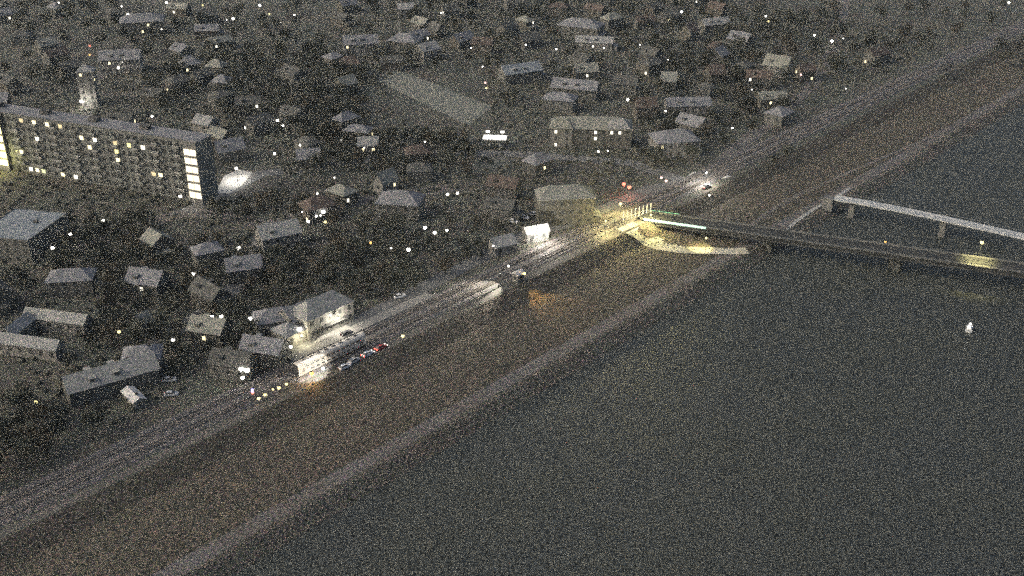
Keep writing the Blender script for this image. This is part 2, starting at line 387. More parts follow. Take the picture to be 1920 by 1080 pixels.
def signal_mast(s, t):
    o = empty('railway_signal', S(s, t, .35)); tag(o, 'railway signal mast with violet and red lights left of the lamp row', 'signal')
    MB().tube((0, 0, -.1), (0, 0, 3.0), .09).build('mast', M_GALV, o)
    MB().box((0, 0, 3.2), (.7, .5, 1.7), RA).build('signal_head', M_IRON, o)
    for dz, c in ((.5, 'b'), (0, 'b'), (-.5, 'r')): MB().ball((.1, -.45, 3.2 + dz), .42).build('signal_light', glow('sig_' + c, LAMPC[c][0], 1.1), o, True)
signal_mast(-19.5, 3.9)
o = empty('track_mast', S(83.5, 6.2, .1)); tag(o, 'dark mast beside the floodlit stretch of track bed, left of the hut', 'mast')
MB().tube((0, 0, -.1), (0, 0, 4.6), .22, .16, 8).build('post', M_IRON, o); MB().box((0, 0, 4.2), (.9, .5, 1.3), RA).build('sign_box', M_IRON, o); MB().box((0, 0, .1), (.9, .9, .5), RA).build('foot', M_CONCD, o)

# ================================================================ HOUSES
WALLS = [surf('render_%d' % i, c, .4, 1.2, .3, tuple(x * .85 for x in c), .6, local=True) for i, c in enumerate([(.115, .115, .104), (.092, .084, .070), (.19, .186, .17), (.078, .077, .072), (.10, .096, .08)])]
def roofm(nm, c): return surf('roof_' + nm, c, .5, 1.3, .2, tuple(x * .8 for x in c), .7, local=True)
ROOFS = {'slate': roofm('slate', (.175, .180, .188)), 'pale': roofm('pale', (.24, .245, .237)), 'dark': roofm('dark', (.078, .080, .074)), 'red': roofm('red', (.088, .070, .060)), 'white': roofm('white', (.48, .48, .46)),
         'olive': roofm('olive', (.205, .21, .18)), 'grey': roofm('grey', (.25, .256, .24)), 'steel': roofm('steel', (.20, .225, .24))}
LIT = [glow('lit_window_warm', (1, .86, .5), .75), glow('lit_window_white', (1, .93, .75), .9), glow('lit_window_yellow', (1, .88, .36), .6), glow('lit_window_dim', (1, .8, .45), .3), glow('lit_window_green', (.92, 1, .5), .4)]
WIN = {}
def win_mesh(w_, h_, m):
    k = (w_, h_, m.name)
    if k not in WIN: WIN[k] = (MB().box((0, 0, 0), (w_ + .24, .06, h_ + .24)).mesh('window', M_WHITE if False else M_CONCD), MB().box((0, -.02, 0), (w_, .08, h_)).mesh('pane', m))
    return WIN[k]
def add_window(parent, x, y, z, rz, lit=None, w_=1.1, h_=1.4):
    a, b = win_mesh(w_, h_, LIT[lit] if lit is not None else M_GLASSD)
    f = link('window', a, parent, (x, y, z), rz); link('pane', b, f)
    return f
OCC = []                                          # plan circles already built on
def house(pos, rz, w_, d_, h_, rh, kind, roof, wall, stem=None, label=None, lit=0, litkind=0, px=None, floors=None, chimney=True, windows=True, name='house', group=None, cat='house'):
    o = empty(name, pos, rz); OCC.append((pos.x, pos.y, max(w_, d_) * .62))
    MB().box((0, 0, h_ / 2 - .15), (w_, d_, h_ + .3)).build('wall', WALLS[wall], o)
    ov = .45; X, Y = w_ / 2 + ov, d_ / 2 + ov; rm = ROOFS[roof]; m = MB()
    if kind == 'gable':
        e = .18; ro_ = MB(); z0 = h_ - ov * rh / (d_ / 2)
        poly = [(-Y, z0), (0, h_ + rh), (Y, z0), (Y, z0 + e), (0, h_ + rh + e * 1.3), (-Y, z0 + e)]
        n = 6; vs = [(-X, y, z) for y, z in poly] + [(X, y, z) for y, z in poly]
        ro_.add(vs, [(0, 1, 4, 5), (1, 2, 3, 4), (7, 6, 11, 10), (8, 7, 10, 9), (0, 6, 7, 1), (1, 7, 8, 2), (2, 8, 9, 3), (3, 9, 10, 4), (4, 10, 11, 5), (5, 11, 6, 0)])
        rf = ro_.build('roof', rm, o)
        for sx in (-1, 1):
            x = sx * w_ / 2; g = MB().add([(x, -d_ / 2, h_ + .0), (x, d_ / 2, h_ + .0), (x, 0, h_ + rh - .02), (x - sx * .2, -d_ / 2, h_), (x - sx * .2, d_ / 2, h_), (x - sx * .2, 0, h_ + rh - .02)], [(0, 1, 2), (3, 4, 5), (0, 1, 4, 3), (1, 2, 5, 4), (2, 0, 3, 5)])
            g.build('gable_wall', WALLS[wall], o)
    elif kind == 'hip':
        rl = max(0, w_ / 2 - d_ / 2 * .9)
        vs = [(-X, -Y, h_ - .02), (X, -Y, h_ - .02), (X, Y, h_ - .02), (-X, Y, h_ - .02), (-X, -Y, h_ + .18), (X, -Y, h_ + .18), (X, Y, h_ + .18), (-X, Y, h_ + .18), (-rl, 0, h_ + rh), (rl, 0, h_ + rh)]
        rf = MB().add(vs, [(3, 2, 1, 0), (0, 1, 5, 4), (1, 2, 6, 5), (2, 3, 7, 6), (3, 0, 4, 7), (4, 5, 9, 8), (5, 6, 9), (6, 7, 8, 9), (7, 4, 8)]).build('roof', rm, o)
    else:
        rf = MB().box((0, 0, h_ + .22), (w_ + .3, d_ + .3, .3)).build('roof', rm, o)
        for sx, sy, a, b in ((0, 1, w_ + .4, .25), (0, -1, w_ + .4, .25), (1, 0, .25, d_ - .1), (-1, 0, .25, d_ - .1)):
            MB().box((sx * (w_ / 2 + .1), sy * (d_ / 2 + .1), h_ + .42), (a, b, .55)).build('parapet', WALLS[wall], rf)
        if chimney: MB().box((w_ * .2, d_ * .1, h_ + .8), (1.6, 1.2, 1.0)).build('roof_vent', WALLS[3], rf)
    if chimney and kind != 'flat':
        MB().box((w_ * .22, .25 * d_ * .3, h_ + rh * .82), (.7, .7, 1.7)).build('chimney', WALLS[1], rf)
    if kind == 'gable' and d_ > 7 and w_ > 10 and chimney:
        for q in range(1 + int(w_ > 16)):
            x = (-.22 if q == 0 else .05) * w_
            for sg in (-1, 1):
                dm = MB().box((x, sg * d_ * .27, h_ + rh * .42), (1.7, d_ * .24, 1.5)).build('dormer', WALLS[wall], rf)
                MB().box((x, sg * d_ * .28, h_ + rh * .42 + .82), (2.0, d_ * .30, .14)).build('dormer_roof', rm, rf)
    if w_ > 9 and cat == 'house' and int(pos.x * 7) % 5 < 2 and rh > 2:
        MB().box((w_ / 2 + 1.4, -d_ * .12, 1.35), (2.8, d_ * .6, 2.9)).build('annex', WALLS[wall], o)
        MB().add([(w_ / 2 + .02, -d_ * .46, 3.3), (w_ / 2 + 3.1, -d_ * .46, 2.75), (w_ / 2 + 3.1, d_ * .22, 2.75), (w_ / 2 + .02, d_ * .22, 3.3), (w_ / 2 + .02, -d_ * .46, 3.48), (w_ / 2 + 3.1, -d_ * .46, 2.93), (w_ / 2 + 3.1, d_ * .22, 2.93), (w_ / 2 + .02, d_ * .22, 3.48)],
                 [(3, 2, 1, 0), (4, 5, 6, 7), (0, 1, 5, 4), (1, 2, 6, 5), (2, 3, 7, 6), (3, 0, 4, 7)]).build('annex_roof', rm, o)
    fl = floors or max(1, int(h_ // 2.9)); fh = h_ / fl
    if windows:
        slots = []
        for f in range(fl):
            z = fh * f + fh * .55
            for side in range(4):
                ln = w_ if side in (0, 2) else d_; q = max(1, int(ln // 3.4))
                for i in range(q):
                    a = (i + .5) / q * ln - ln / 2
                    slots.append((a, -d_ / 2 - .02, z, 0) if side == 0 else (w_ / 2 + .02, a, z, R(90)) if side == 1 else (a, d_ / 2 + .02, z, R(180)) if side == 2 else (-w_ / 2 - .02, a, z, R(-90)))
        view = Vector((-pos.x, -pos.y, 0)).normalized(); front = []
        for sl_ in slots:
            nx = Vector((math.sin(sl_[3]), -math.cos(sl_[3]), 0)); nx.rotate(Matrix.Rotation(rz, 3, 'Z'))
            if nx.dot(view) > .25: front.append(sl_)
        random.shuffle(front); L = set(front[:lit])
        for sl_ in front: add_window(o, *sl_[:3], sl_[3], litkind if sl_ in L else None)
    dr = MB().box((-w_ * .3 if w_ > 6 else 0, -d_ / 2 - .03, 1.05), (1.05, .1, 2.1)).build('door', WALLS[3] if wall != 3 else WALLS[1], o)
    o['category'] = cat
    if group: o['group'] = group
    if label: o['label'] = label
    elif stem: later_label(o, stem, *(px or pix(pos)))
    return o
G = R(47.3)
def H_(px, py, w_, d_, h_, rh, kind, roof, wall, rz=0, stem=None, **k):
    p = on_ground(px, py, h_ + rh * .5); return house(p, rz, w_, d_, h_, rh, kind, roof, wall, stem, px=(px, py), **k)
VG = 'houses with pale roofs'
for a in [  # px, py of the roof, width, depth, wall height, roof height, kind, roof, wall, turn, look, lit
    (265, 30, 26, 17, 8, 4, 'hip', 'slate', 0, R(15), 'broad slate-grey hipped house', 2),
    (225, 100, 22, 11, 8, 4, 'gable', 'slate', 2, R(8), 'slate-grey gabled house', 1),
    (675, 72, 20, 10, 7, 4, 'gable', 'slate', 2, R(12), 'slate-grey gabled house', 1),
    (760, 68, 18, 12, 7, 4, 'hip', 'slate', 0, R(-20), 'slate-grey hipped house', 0),
    (800, 85, 12, 10, 6, 3.5, 'gable', 'pale', 2, R(40), 'pale grey gabled house', 0),
    (1090, 40, 26, 15, 7, 4, 'hip', 'slate', 0, R(-22), 'broad slate-grey hipped house', 0),
    (1115, 72, 22, 10, 5, 2.5, 'gable', 'pale', 2, R(-10), 'pale grey gabled house', 0),
    (975, 125, 22, 11, 6, 3.5, 'gable', 'steel', 0, R(25), 'blue-grey gabled house', 0),
    (1080, 155, 24, 10, 6, 3.5, 'gable', 'slate', 0, R(-18), 'slate-grey gabled house', 0),
    (1050, 178, 16, 10, 6, 3, 'hip', 'slate', 0, R(-18), 'slate-grey hipped house', 0),
    (1265, 250, 20, 14, 7, 4, 'hip', 'slate', 2, R(12), 'slate-grey hipped house', 1),
    (1290, 188, 22, 9, 5, 3, 'gable', 'slate', 2, R(5), 'slate-grey gabled house', 0),
    (1255, 140, 8, 16, 5, 3, 'gable', 'olive', 0, R(-10), 'olive-roofed narrow house', 0),
    (1460, 112, 14, 9, 6, 5, 'gable', 'olive', 2, R(-35), 'olive-roofed narrow house', 0),
    (1340, 38, 18, 9, 6, 3, 'gable', 'pale', 0, R(20), 'pale grey gabled house', 0),
    (1462, 205, 11, 10, 5, 3, 'hip', 'slate', 0, R(47), 'slate-grey hipped house', 0),
    (132, 510, 15, 9, 6, 3, 'hip', 'slate', 0, R(8), 'slate-grey hipped house', 0),
    (265, 655, 11, 9, 6, 3, 'hip', 'slate', 2, R(10), 'slate-grey hipped house', 0),
    (250, 738, 8, 3.4, 2.6, .8, 'gable', 'white', 2, R(-50), 'small white-roofed shed', 0),
    (265, 594, 4.5, 5, 4.5, 2.5, 'gable', 'olive', 2, R(60), 'little pale gable house', 0),
    (520, 425, 15, 10, 6, 3.5, 'gable', 'grey', 2, R(28), 'light grey gabled house', 0),
    (455, 488, 12, 9, 5, 3, 'gable', 'slate', 0, R(20), 'slate-grey gabled house', 0),
    (750, 365, 17, 12, 6.5, 4, 'hip', 'slate', 0, R(-8), 'slate-grey hipped house', 0),
    (722, 328, 9, 6, 5, 4, 'gable', 'olive', 2, R(50), 'little pale gable house', 1),
    (515, 584, 13, 9, 5, 3, 'hip', 'slate', 2, R(20), 'slate-grey hipped house', 0),
    (556, 578, 10, 9, 6, 3, 'gable', 'pale', 2, G, 'pale grey gabled house', 0),
    (495, 640, 13, 8, 5, 3, 'gable', 'slate', 0, R(-15), 'slate-grey gabled house', 0),
    (435, 665, 12, 8, 5, 3, 'gable', 'dark', 0, R(-15), 'dark-roofed gabled house', 0),
    (940, 448, 9, 7, 4, 2.5, 'gable', 'pale', 2, R(30), 'pale grey gabled house', 0),
    (225, 218, 12, 9, 6, 3, 'gable', 'dark', 0, R(-10), 'dark-roofed gabled house', 1),
    (385, 222, 10, 8, 6, 3, 'gable', 'pale', 2, R(-30), 'pale grey gabled house', 0),
    (412, 246, 11, 7, 5, 3, 'gable', 'olive', 1, R(-38), 'olive-roofed narrow house', 0),
    (760, 10, 10, 8, 6, 3, 'gable', 'pale', 2, R(10), 'pale grey gabled house', 0),
    (690, 262, 9, 7, 4.5, 3, 'gable', 'pale', 2, R(5), 'pale grey gabled house', 2),
    (1645, 95, 13, 8, 6, 3, 'gable', 'red', 0, R(35), 'reddish-roofed house', 1),
    (905, 75, 12, 8, 6, 3, 'gable', 'red', 1, R(-10), 'reddish-roofed house', 0),
    ]:
    H_(*a[:10], stem=a[10], lit=a[11], group=VG)
H_(40, 420, 22, 26, 9, 1, 'flat', 'steel', 0, R(-12), name='hall', label='flat-roofed blue-grey hall cut by the left edge', cat='hall')
# courtyard house: four wings round a yard
cy = on_ground(80, 606, 6)
for dx, dy, w_, d_, lab in ((0, 7.5, 22, 5, 'rear wing of the courtyard house, pale roof'), (-8.8, -1, 5, 11, 'left wing of the courtyard house, pale roof'), (1.0, -9.2, 22, 5, 'front wing of the courtyard house, pale roof')):
    q = Vector((dx, dy, 0)); q.rotate(Matrix.Rotation(R(-14), 3, 'Z'))
    house(cy + q, R(-14) if w_ > d_ else R(76), max(w_, d_), 5, 4.5, 2, 'gable', 'grey' if dy > 0 else 'pale', 2, label=lab, chimney=False, group='wings of the courtyard house')
H_(205, 692, 26, 9, 5, 3.2, 'gable', 'grey', 0, R(33), name='barn', label='long pale barn with ridge running up to the right, lower left', cat='barn')
# tower house, bright wall
tw = on_ground(172, 196); house(tw, R(5), 8, 7, 18, 3, 'hip', 'pale', 2, label='tall pale tower house with street lamps round it, upper left', lit=2, px=(172, 140))
wl = lamp(150, 190, 'w', .6, 4, base=tw + Vector((-1, -8, 0)), label='small white lamp before the wall of the tower house', light=1500)
# wide house with lit ground-floor windows
wh = on_ground(1108, 268); house(wh, R(-3), 37, 14, 9, 4, 'hip', 'olive', 0, label='wide pale house with row of lit ground-floor windows', lit=7, litkind=1, px=(1108, 240))
for x_, lab in ((1052, 'left'), (1158, 'right')):
    house(on_ground(x_, 274), R(-3), 10, 6, 9.5, 4, 'gable' if 0 else 'hip', 'pale' if lab == 'right' else 'olive', 2, label=f'pale {lab} bay building in front of the wide house', lit=2, litkind=1, group='bays of the wide house')
# pink-lit house
pk = on_ground(1508, 150); house(pk, R(20), 9, 7, 6, 3, 'gable', 'red', 1, label='small red house lit pink and orange by two lamps', lit=2)
# warm house by the railway
wh2 = on_ground(1058, 412); house(wh2, R(6), 22, 11, 11, 4, 'hip', 'olive', 4, label='broad brown house with dim warm front above the station road', lit=0, px=(1055, 372))
# station building: two storeys, hipped roof, lit river side
sb = S(23, -17.2, 0)
stn = house(sb, G, 19, 10, 7.2, 4.2, 'hip', 'grey', 2, label='station building with grey hipped roof and brightly lit wall', lit=0, px=(640, 590), floors=2, name='station_building', cat='station')
can = MB().box((1, -5.9, 3.3), (11, 1.6, .16)).build('canopy', M_CONCD, stn)
wg = S(9.5, -17, 0); house(wg, G, 7.5, 8, 4.2, 2.4, 'hip', 'pale', 2, label='low wing at the left end of the station building', floors=1)
def wall_lantern(p, watts, label, col=(1, .93, .78), r=.3, aim=None, spot=None, k=60, face=(0, -1)):
    o = empty('wall_lantern', p); tag(o, label, 'lantern')
    MB().box((0, 0, .45), (.5, .5, .12)).tube((0, 0, .5), (-face[0] * 1.0, -face[1] * 1.0, .5), .05).build('bracket', M_IRON, o)
    MB().ball((0, 0, 0), r).build('lens', glow('lantern_%d' % int(k), col, k / 6), o, True)
    point_light('lantern_light', o, (face[0] * .6, face[1] * .6, -.5), col, watts, .3, spot, aim)
wall_lantern(S(24.5, -10.4, 4.8), 2200, 'bright lantern on the river-side wall of the station building', face=(N.x, N.y))
wall_lantern(S(10.5, -11.6, 3.6), 900, 'yellowish lantern on the low station wing', (1, .9, .6), face=(N.x, N.y), k=40)
# kerb-high platform on the town side
m = MB(); m.add([S(s, t, z) for s in (2, 62) for t, z in ((-9.0, .02), (-9.0, .62), (-4.6, .62), (-4.6, .02))], [(0, 1, 5, 4), (1, 2, 6, 5), (2, 3, 7, 6), (0, 1, 2, 3), (4, 5, 6, 7)])
tag(m.build('station_platform', M_CONC and surf('platform_slabs', (.2, .195, .18), .25, 1)), 'narrow grey station platform between track and station building', 'platform')
# trackside hut with floodlights
hb = S(91, 8.0); hut = house(hb, G, 3.4, 2.6, 3.2, .6, 'gable', 'white', 2, label='small white trackside hut with floodlights', chimney=False, name='hut', cat='hut', px=(962, 520))
wall_lantern(S(88.2, 5.9, 6.2), 24000, 'floodlight on the hut shining down the track bed', face=(-U.x, -U.y), k=90, r=.4, spot=R(85), aim=(-U * 2.0 - N * .35 + Vector((0, 0, -.6))))
wall_lantern(S(91.5, 10.6, 3.6), 5000, 'orange floodlight on the hut shining down the meadow slope', (1, .60, .18), face=(N.x, N.y), k=45, r=.35, spot=R(75), aim=(N * 1.5 + Vector((0, 0, -.8)) + U * -.05))
# floodlit canopy (filling station)
cp = on_ground(928, 276)
o = empty('filling_station', cp, R(-6)); tag(o, 'floodlit white canopy of a filling station above the town street', 'canopy')
MB().box((0, 0, 4.6), (11, 6, .5)).build('canopy_roof', M_WHITE, o)
for x, y in ((-4, -2), (4, -2), (-4, 2), (4, 2)): MB().box((x, y, 2.2), (.3, .3, 4.4)).build('column', M_GALV, o)
for x in (-2.5, 2.5): MB().box((x, 0, .8), (.8, .6, 1.6)).build('fuel_pump', M_WHITE, o)
for x in (-3.5, 3.2):
    f = MB().tube((x, 2.6, 4.9), (x, 2.6, 6.6), .07).build('flood_mast', M_GALV, o); MB().box((x, 2.3, 6.7), (1.6, .5, .6)).build('flood_lens', glow('flood_white', (1, .97, .9), 8), f)
point_light('canopy_light', o, (0, .5, 6.4), (1, .97, .92), 2500, .4)
OCC.append((cp.x, cp.y, 9))
# floodlit kiosk beside the station road
kb = on_ground(1004, 449); house(kb, R(22), 9, 5, 4.2, 1.6, 'gable', 'white', 2, label='floodlit white kiosk beside the station road', chimney=False, px=(1004, 436), name='kiosk', cat='kiosk')
lamp(0, 0, 'w', .9, 6.5, base=kb + Vector((3.5, -6.0, 0)), label='bright white lamp in front of the floodlit white kiosk', light=7000)
# yellow light at the rail lines and bridge head
lamp(1150, 392, 'y', 1.0, 6.0, base=S(159.5, .3, .35), label='yellow lamp between the tracks at the bridge head', light=10000)
lamp(1190, 420, 'y', .8, 5.0, base=S(163.5, 12.5), label='yellow lamp on the bend of the ramp road', light=9000)
lamp(1100, 420, 'y', .7, 6.0, base=S(143, 6.0, 0), label='yellow lamp on the river side of the tracks, left of the bridge head', light=5000)
lamp(1330, 462, 'y', .7, 5.0, base=S(166, 37), label='yellow lamp at the river end of the ramp road', light=5000, aim=Vector((-.25, .25, -1)))
lamp(1300, 330, 'w', .6, 6.0, base=S(212, 5.5, 0), label='small white lamp at the bright road junction', light=7000)
lamp(440, 320, 'w', 1.0, 6.0, base=on_ground(446, 340), label='bright white lamp in the plaza beside the glazed stair tower', light=3000)

# ---------------------------------------------------------------- the long apartment block
A, B = on_ground(45, 322), on_ground(386, 381)
dirv = (B - A).normalized(); rz = math.atan2(dirv.y, dirv.x); A2 = A - dirv * 26; Lb = (B - A2).length
blk = empty('apartment_block', A2, rz); tag(blk, 'long seven-storey apartment block with scattered lit windows, left edge', 'apartment block')
FH = 3.7; HB = FH * 7 + .6
MB().box((Lb / 2, 4.5, HB / 2 - .3), (Lb, 9.0, HB + .6)).build('wall', surf('block_render', (.165, .172, .155), .2, .6, .1, (.10, .10, .095), .7), blk)
rf = MB().box((Lb / 2, 4.5, HB + .12), (Lb + .6, 9.6, .24)).build('roof', ROOFS['slate'], blk)
for i in range(4): MB().box((14 + i * 26, 5, HB + 1.1), (4, 3, 1.8)).build('roof_hut', WALLS[3], rf)
for f in range(1, 7): MB().box((Lb / 2, -.05, f * FH), (Lb - .4, .12, .22)).build('floor_band', M_CONCD, blk)
cols = int((Lb - 8) // 3.5); LITPX = [(46, 224), (67, 229), (85, 233), (113, 238), (75, 260), (157, 262), (176, 266), (172, 280), (35, 286), (218, 261), (242, 279), (218, 290), (221, 304), (263, 283), (287, 320), (308, 323),
         (55, 315), (70, 319), (85, 322), (118, 328), (137, 331)]
slots = []
for f in range(7):
    for c in range(cols):
        p = Vector((2.5 + c * 3.5, -.03, f * FH + 1.9)); q = Vector(p); q.rotate(Matrix.Rotation(rz, 3, 'Z')); slots.append((p, pix(A2 + q), f, c))
litset = set()
for (x, y) in LITPX:
    i = min(range(len(slots)), key=lambda i: math.hypot(slots[i][1][0] - x, slots[i][1][1] - y)); litset.add(i)
for i, (p, q, f, c) in enumerate(slots):
    if q[0] < -12 or q[0] > 360: continue
    add_window(blk, p.x, p.y, p.z, 0, (random.choice([0, 0, 1, 2, 3, 4]) if i in litset else None), 1.9, 1.7)
bal = MB().box((0, -.75, -1.25), (3.0, 1.3, .16)).box((0, -1.38, -.75), (3.0, .08, 1.0)).box((-1.46, -.75, -.75), (.08, 1.2, 1.0)).box((1.46, -.75, -.75), (.08, 1.2, 1.0)).mesh('balcony', surf('balcony_render', (.24, .245, .225), .4, 1))
for i, (p, q, f, c) in enumerate(slots):
    if -12 < q[0] < 350 and q[0] > 24 and c % 3 == 1 and f > 0: link('balcony', bal, blk, p)
def stair(x, w_, label, k, col, fl=6):
    m_ = MB().box((x, -.9, HB * .5), (w_, 1.8, HB + .5)).build('stair_tower', WALLS[2], blk); m_['label'] = label
    gm = glow('stair_glow_%d' % k, col, k / 100)
    for f in range(fl):
        for j in (-1, 1): MB().box((x + j * w_ * .235, -1.83, f * FH + 3.7), (w_ * .43, .08, 2.6)).build('pane', gm, m_)
stair(Lb - 3.2, 6.4, 'glazed stair tower lit cream at the right end', 60, (1, .88, .62), 6)
q0 = min(range(400), key=lambda i: abs(pix(A2 + dirv * (i * .1))[0] - 13)) * .1
stair(q0, 7.0, 'glazed stair tower lit yellow at the left edge', 130, (1, .95, .36), 6)
point_light('stair_light', blk, (q0 + 3, -5.5, 7), (1, .92, .35), 1500, .6)
OCC += [(A2.x + dirv.x * i, A2.y + dirv.y * i, 13) for i in range(0, int(Lb), 8)]

# ================================================================ BRIDGES
def bridge_pts(s0, k, t0, t1, z, n=14): return [S(s0 + k * (t - t0), t, z) for t in [t0 + (t1 - t0) * i / n for i in range(n + 1)]]
def off(pts, d):
    a, b = pts[0], pts[-1]; v = (b - a).normalized(); q = Vector((-v.y, v.x, 0)); return [p + q * d for p in pts]
o = empty('road_bridge', S(168, 8)); tag(o, 'road bridge running from the railway out over the river, greenish light strip near the bank', 'bridge')
def part(mb, nm, mat):
    ob = mb.build(nm, mat, o); ob.matrix_parent_inverse = Matrix.Translation(o.location).inverted(); return ob
P = bridge_pts(167.5, .415, 5.5, 300, .25, 30)
part(MB().ribbon(P, 4.6, -.5, .45), 'deck', surf('bridge_asphalt', (.04, .042, .041), .3, 1.2))
for d, nm in ((-4.0, 'near'), (4.0, 'far')): part(MB().ribbon(off(P, d), .75, .45, .62), 'sidewalk', surf('sidewalk_slab', (.12, .12, .108), .2, 1.1))
for d in (-3.9, 3.9): part(MB().ribbon(off(P, d), .35, -1.7, -.5), 'girder', surf('girder_paint', (.06, .062, .06), .3, 1))
for d in (-4.55, 4.55):
    rl = part(MB().ribbon(off(P, d), .05, 1.5, 1.6), 'handrail', M_IRON)
    for i in range(len(P) - 1):
        for e in (0, .25, .5, .75): q = off(P, d)[i].lerp(off(P, d)[i + 1], e); part(MB().box((q.x, q.y, q.z + 1.05), (.08, .08, .95)), 'baluster', M_IRON)
for t in (52, 96, 140, 184, 228):
    q = S(167.5 + .415 * (t - 5.5), t, 0); part(MB().box((q.x, q.y, -7), (1.4, 6, 12), RA + R(-22)), 'pier', surf('pier_stone', (.052, .054, .05), .3, 1))
ls = off(bridge_pts(167.5 + .415 * 1.5, .415, 7.0, 30, .25, 6), -4.72)
part(MB().ribbon(ls, .06, .1, 1.0), 'light_strip', glow('strip_white_green', (.66, 1, .78), .42))
part(MB().ribbon(off(ls[:4], 9.2), .06, .8, .9), 'light_strip', glow('strip_green', (.3, .9, .5), .28))
# white bridge-head railing of tall posts
o2 = empty('bridge_head_railing', S(166, 4)); tag(o2, 'tall white railing posts at the town end of the road bridge', 'railing')
for i in range(8):
    q = S(157.5 + i * 2.0, 3.6 + i * .42) - o2.location
    MB().tube((q.x, q.y, -.1), (q.x, q.y, 4.6), .22, .14).build('post', M_WHITE, o2)
for z in (1.0, 2.0):
    a, b = S(157.5, 3.6) - o2.location, S(171.5, 6.54) - o2.location; MB().tube((a.x, a.y, z), (b.x, b.y, z), .09).build('rail', M_WHITE, o2)
# pale footbridge further upstream
o = empty('footbridge', S(237, 54)); tag(o, 'pale concrete footbridge curving out over the river, above the road bridge', 'bridge')
P = [S(s, t, z) for s, t, z in ((237.3, 52.6, .2), (240.5, 66, .5), (243.2, 80, .6), (246, 96, .6), (248.6, 112, .5), (251, 128, .4), (253.5, 146, .3), (258, 180, .2), (268, 240, .1))]
part(MB().ribbon(P, 2.7, -.5, 0), 'deck', surf('pale_deck', (.40, .41, .40), .15, .8))
for d in (-2.6, 2.6): part(MB().ribbon([p + Vector((-N.y, N.x, 0)) * d for p in P], .05, .95, 1.03), 'handrail', M_GALV)
for t, s in ((60, 239), (96, 246), (135, 252), (190, 259.5)):
    q = S(s, t, 0); part(MB().box((q.x, q.y, -6.4), (1.0, 2.4, 12.2), RA), 'pier', M_CONCD)
st_ = part(MB().box(tuple(S(236, 51.2, -2.6)), (3.5, 4.5, 5.4), RA), 'abutment', M_CONCD)

# ================================================================ CARS, BOAT
CARM = {'white': surf('car_white', (.7, .7, .7), .03, 1, rough=.3, spec=.5, local=True), 'silver': surf('car_silver', (.4, .41, .42), .03, 1, rough=.3, spec=.5, local=True), 'dark': surf('car_dark', (.04, .04, .05), .03, 1, rough=.25, spec=.5, local=True), 'red': surf('car_red', (.3, .05, .045), .03, 1, rough=.3, spec=.5, local=True)}
def car_meshes():
    low = [(-2.1, .35), (-2.15, .75), (-1.95, .95), (1.0, .98), (1.95, .82), (2.12, .6), (2.1, .35)]
    b = MB(); n = len(low); vs = []
    for y, k in ((-.86, .96), (-.8, 1), (.8, 1), (.86, .96)): vs += [(x * k, y, z if k == 1 else z * .97 + .01) for x, z in low]
    b.add(vs, [(i * n + j, i * n + (j + 1) % n, (i + 1) * n + (j + 1) % n, (i + 1) * n + j) for i in range(3) for j in range(n)] + [tuple(range(n)), tuple(range(4 * n - 1, 3 * n - 1, -1))])
    c = MB().add([(-1.85, -.74, .94), (1.05, -.74, .96), (1.05, .74, .96), (-1.85, .74, .94), (-1.3, -.6, 1.42), (.25, -.6, 1.44), (.25, .6, 1.44), (-1.3, .6, 1.42)], [(4, 5, 6, 7), (0, 1, 5, 4), (1, 2, 6, 5), (2, 3, 7, 6), (3, 0, 4, 7)])
    r = MB().box((-.52, 0, 1.455), (1.5, 1.16, .05))
    wh = MB().tube((0, -.11, 0), (0, .11, 0), .32, n=12)
    return b, c, r, wh
CB = car_meshes(); CME = {k: (CB[0].mesh('body', m), CB[2].mesh('roof_panel', m)) for k, m in CARM.items()}; CGL = CB[1].mesh('glasshouse', M_GLASSD); CWH = CB[3].mesh('wheel', M_IRON)
HL = MB().box((0, 0, 0), (.1, .36, .2)).mesh('headlight', glow('headlight', (1, .95, .85), 8)); TL = MB().box((0, 0, 0), (.1, .36, .2)).mesh('taillight', glow('taillight', (1, .08, .05), 5))
HLo = MB().box((0, 0, 0), (.1, .36, .2)).mesh('headlight', M_GLASSD); TLo = MB().box((0, 0, 0), (.1, .36, .2)).mesh('taillight', CARM['red'])
def car(p, rz, c, label, on=False):
    o = empty('parked_car', p, rz); tag(o, label, 'car', 'parked cars')
    link('body', CME[c][0], o); link('roof_panel', CME[c][1], o); link('glasshouse', CGL, o)
    for x in (-1.3, 1.32):
        for y in (-.78, .78): link('wheel', CWH, o, (x, y, .32))
    for y in (-.58, .58): link('headlight', HL if on else HLo, o, (2.1, y, .66)); link('taillight', TL if on else TLo, o, (-2.12, y, .72))
def up(p, dz): return p + Vector((0, 0, dz))
car(S(10.5, 9.3, .02), G, 'white', 'white car on the service road beside the double-deck coach')
car(S(20.5, 8.5, .02), G, 'white', 'white car on the service road, left of the two parked together', True)
car(S(26.0, 8.5, .02), G, 'red', 'red car with glowing tail lights on the service road', True)
car(S(14.9, 8.6, .02), G, 'silver', 'silver car between the white cars on the service road')
car(up(on_ground(750, 558), .05), R(30), 'white', 'white car at the kerb of the station road')
for i, (x, y, r) in enumerate(((962, 418, -30), (983, 410, -25), (1003, 404, -10))):
    car(up(on_ground(x, y), .05), R(r), 'white', f'white car parked above the floodlit kiosk, {["left", "middle", "right"][i]} of three')
car(up(on_ground(1325, 352), .07), R(40), 'silver', 'silver car crossing the bright road junction', True)
car(up(on_ground(650, 628), .09), G, 'dark', 'dark car parked on the lit station forecourt')
car(up(on_ground(322, 742), .03), R(5), 'silver', 'pale car parked right of the small white-roofed shed')
car(up(on_ground(318, 715), .03), R(10), 'silver', 'pale car parked above the small white-roofed shed')
bo = at(1817, 618, WATER); o = empty('motor_boat', bo, R(62)); tag(o, 'small white motor boat with two bright lamps alone on the river', 'boat')
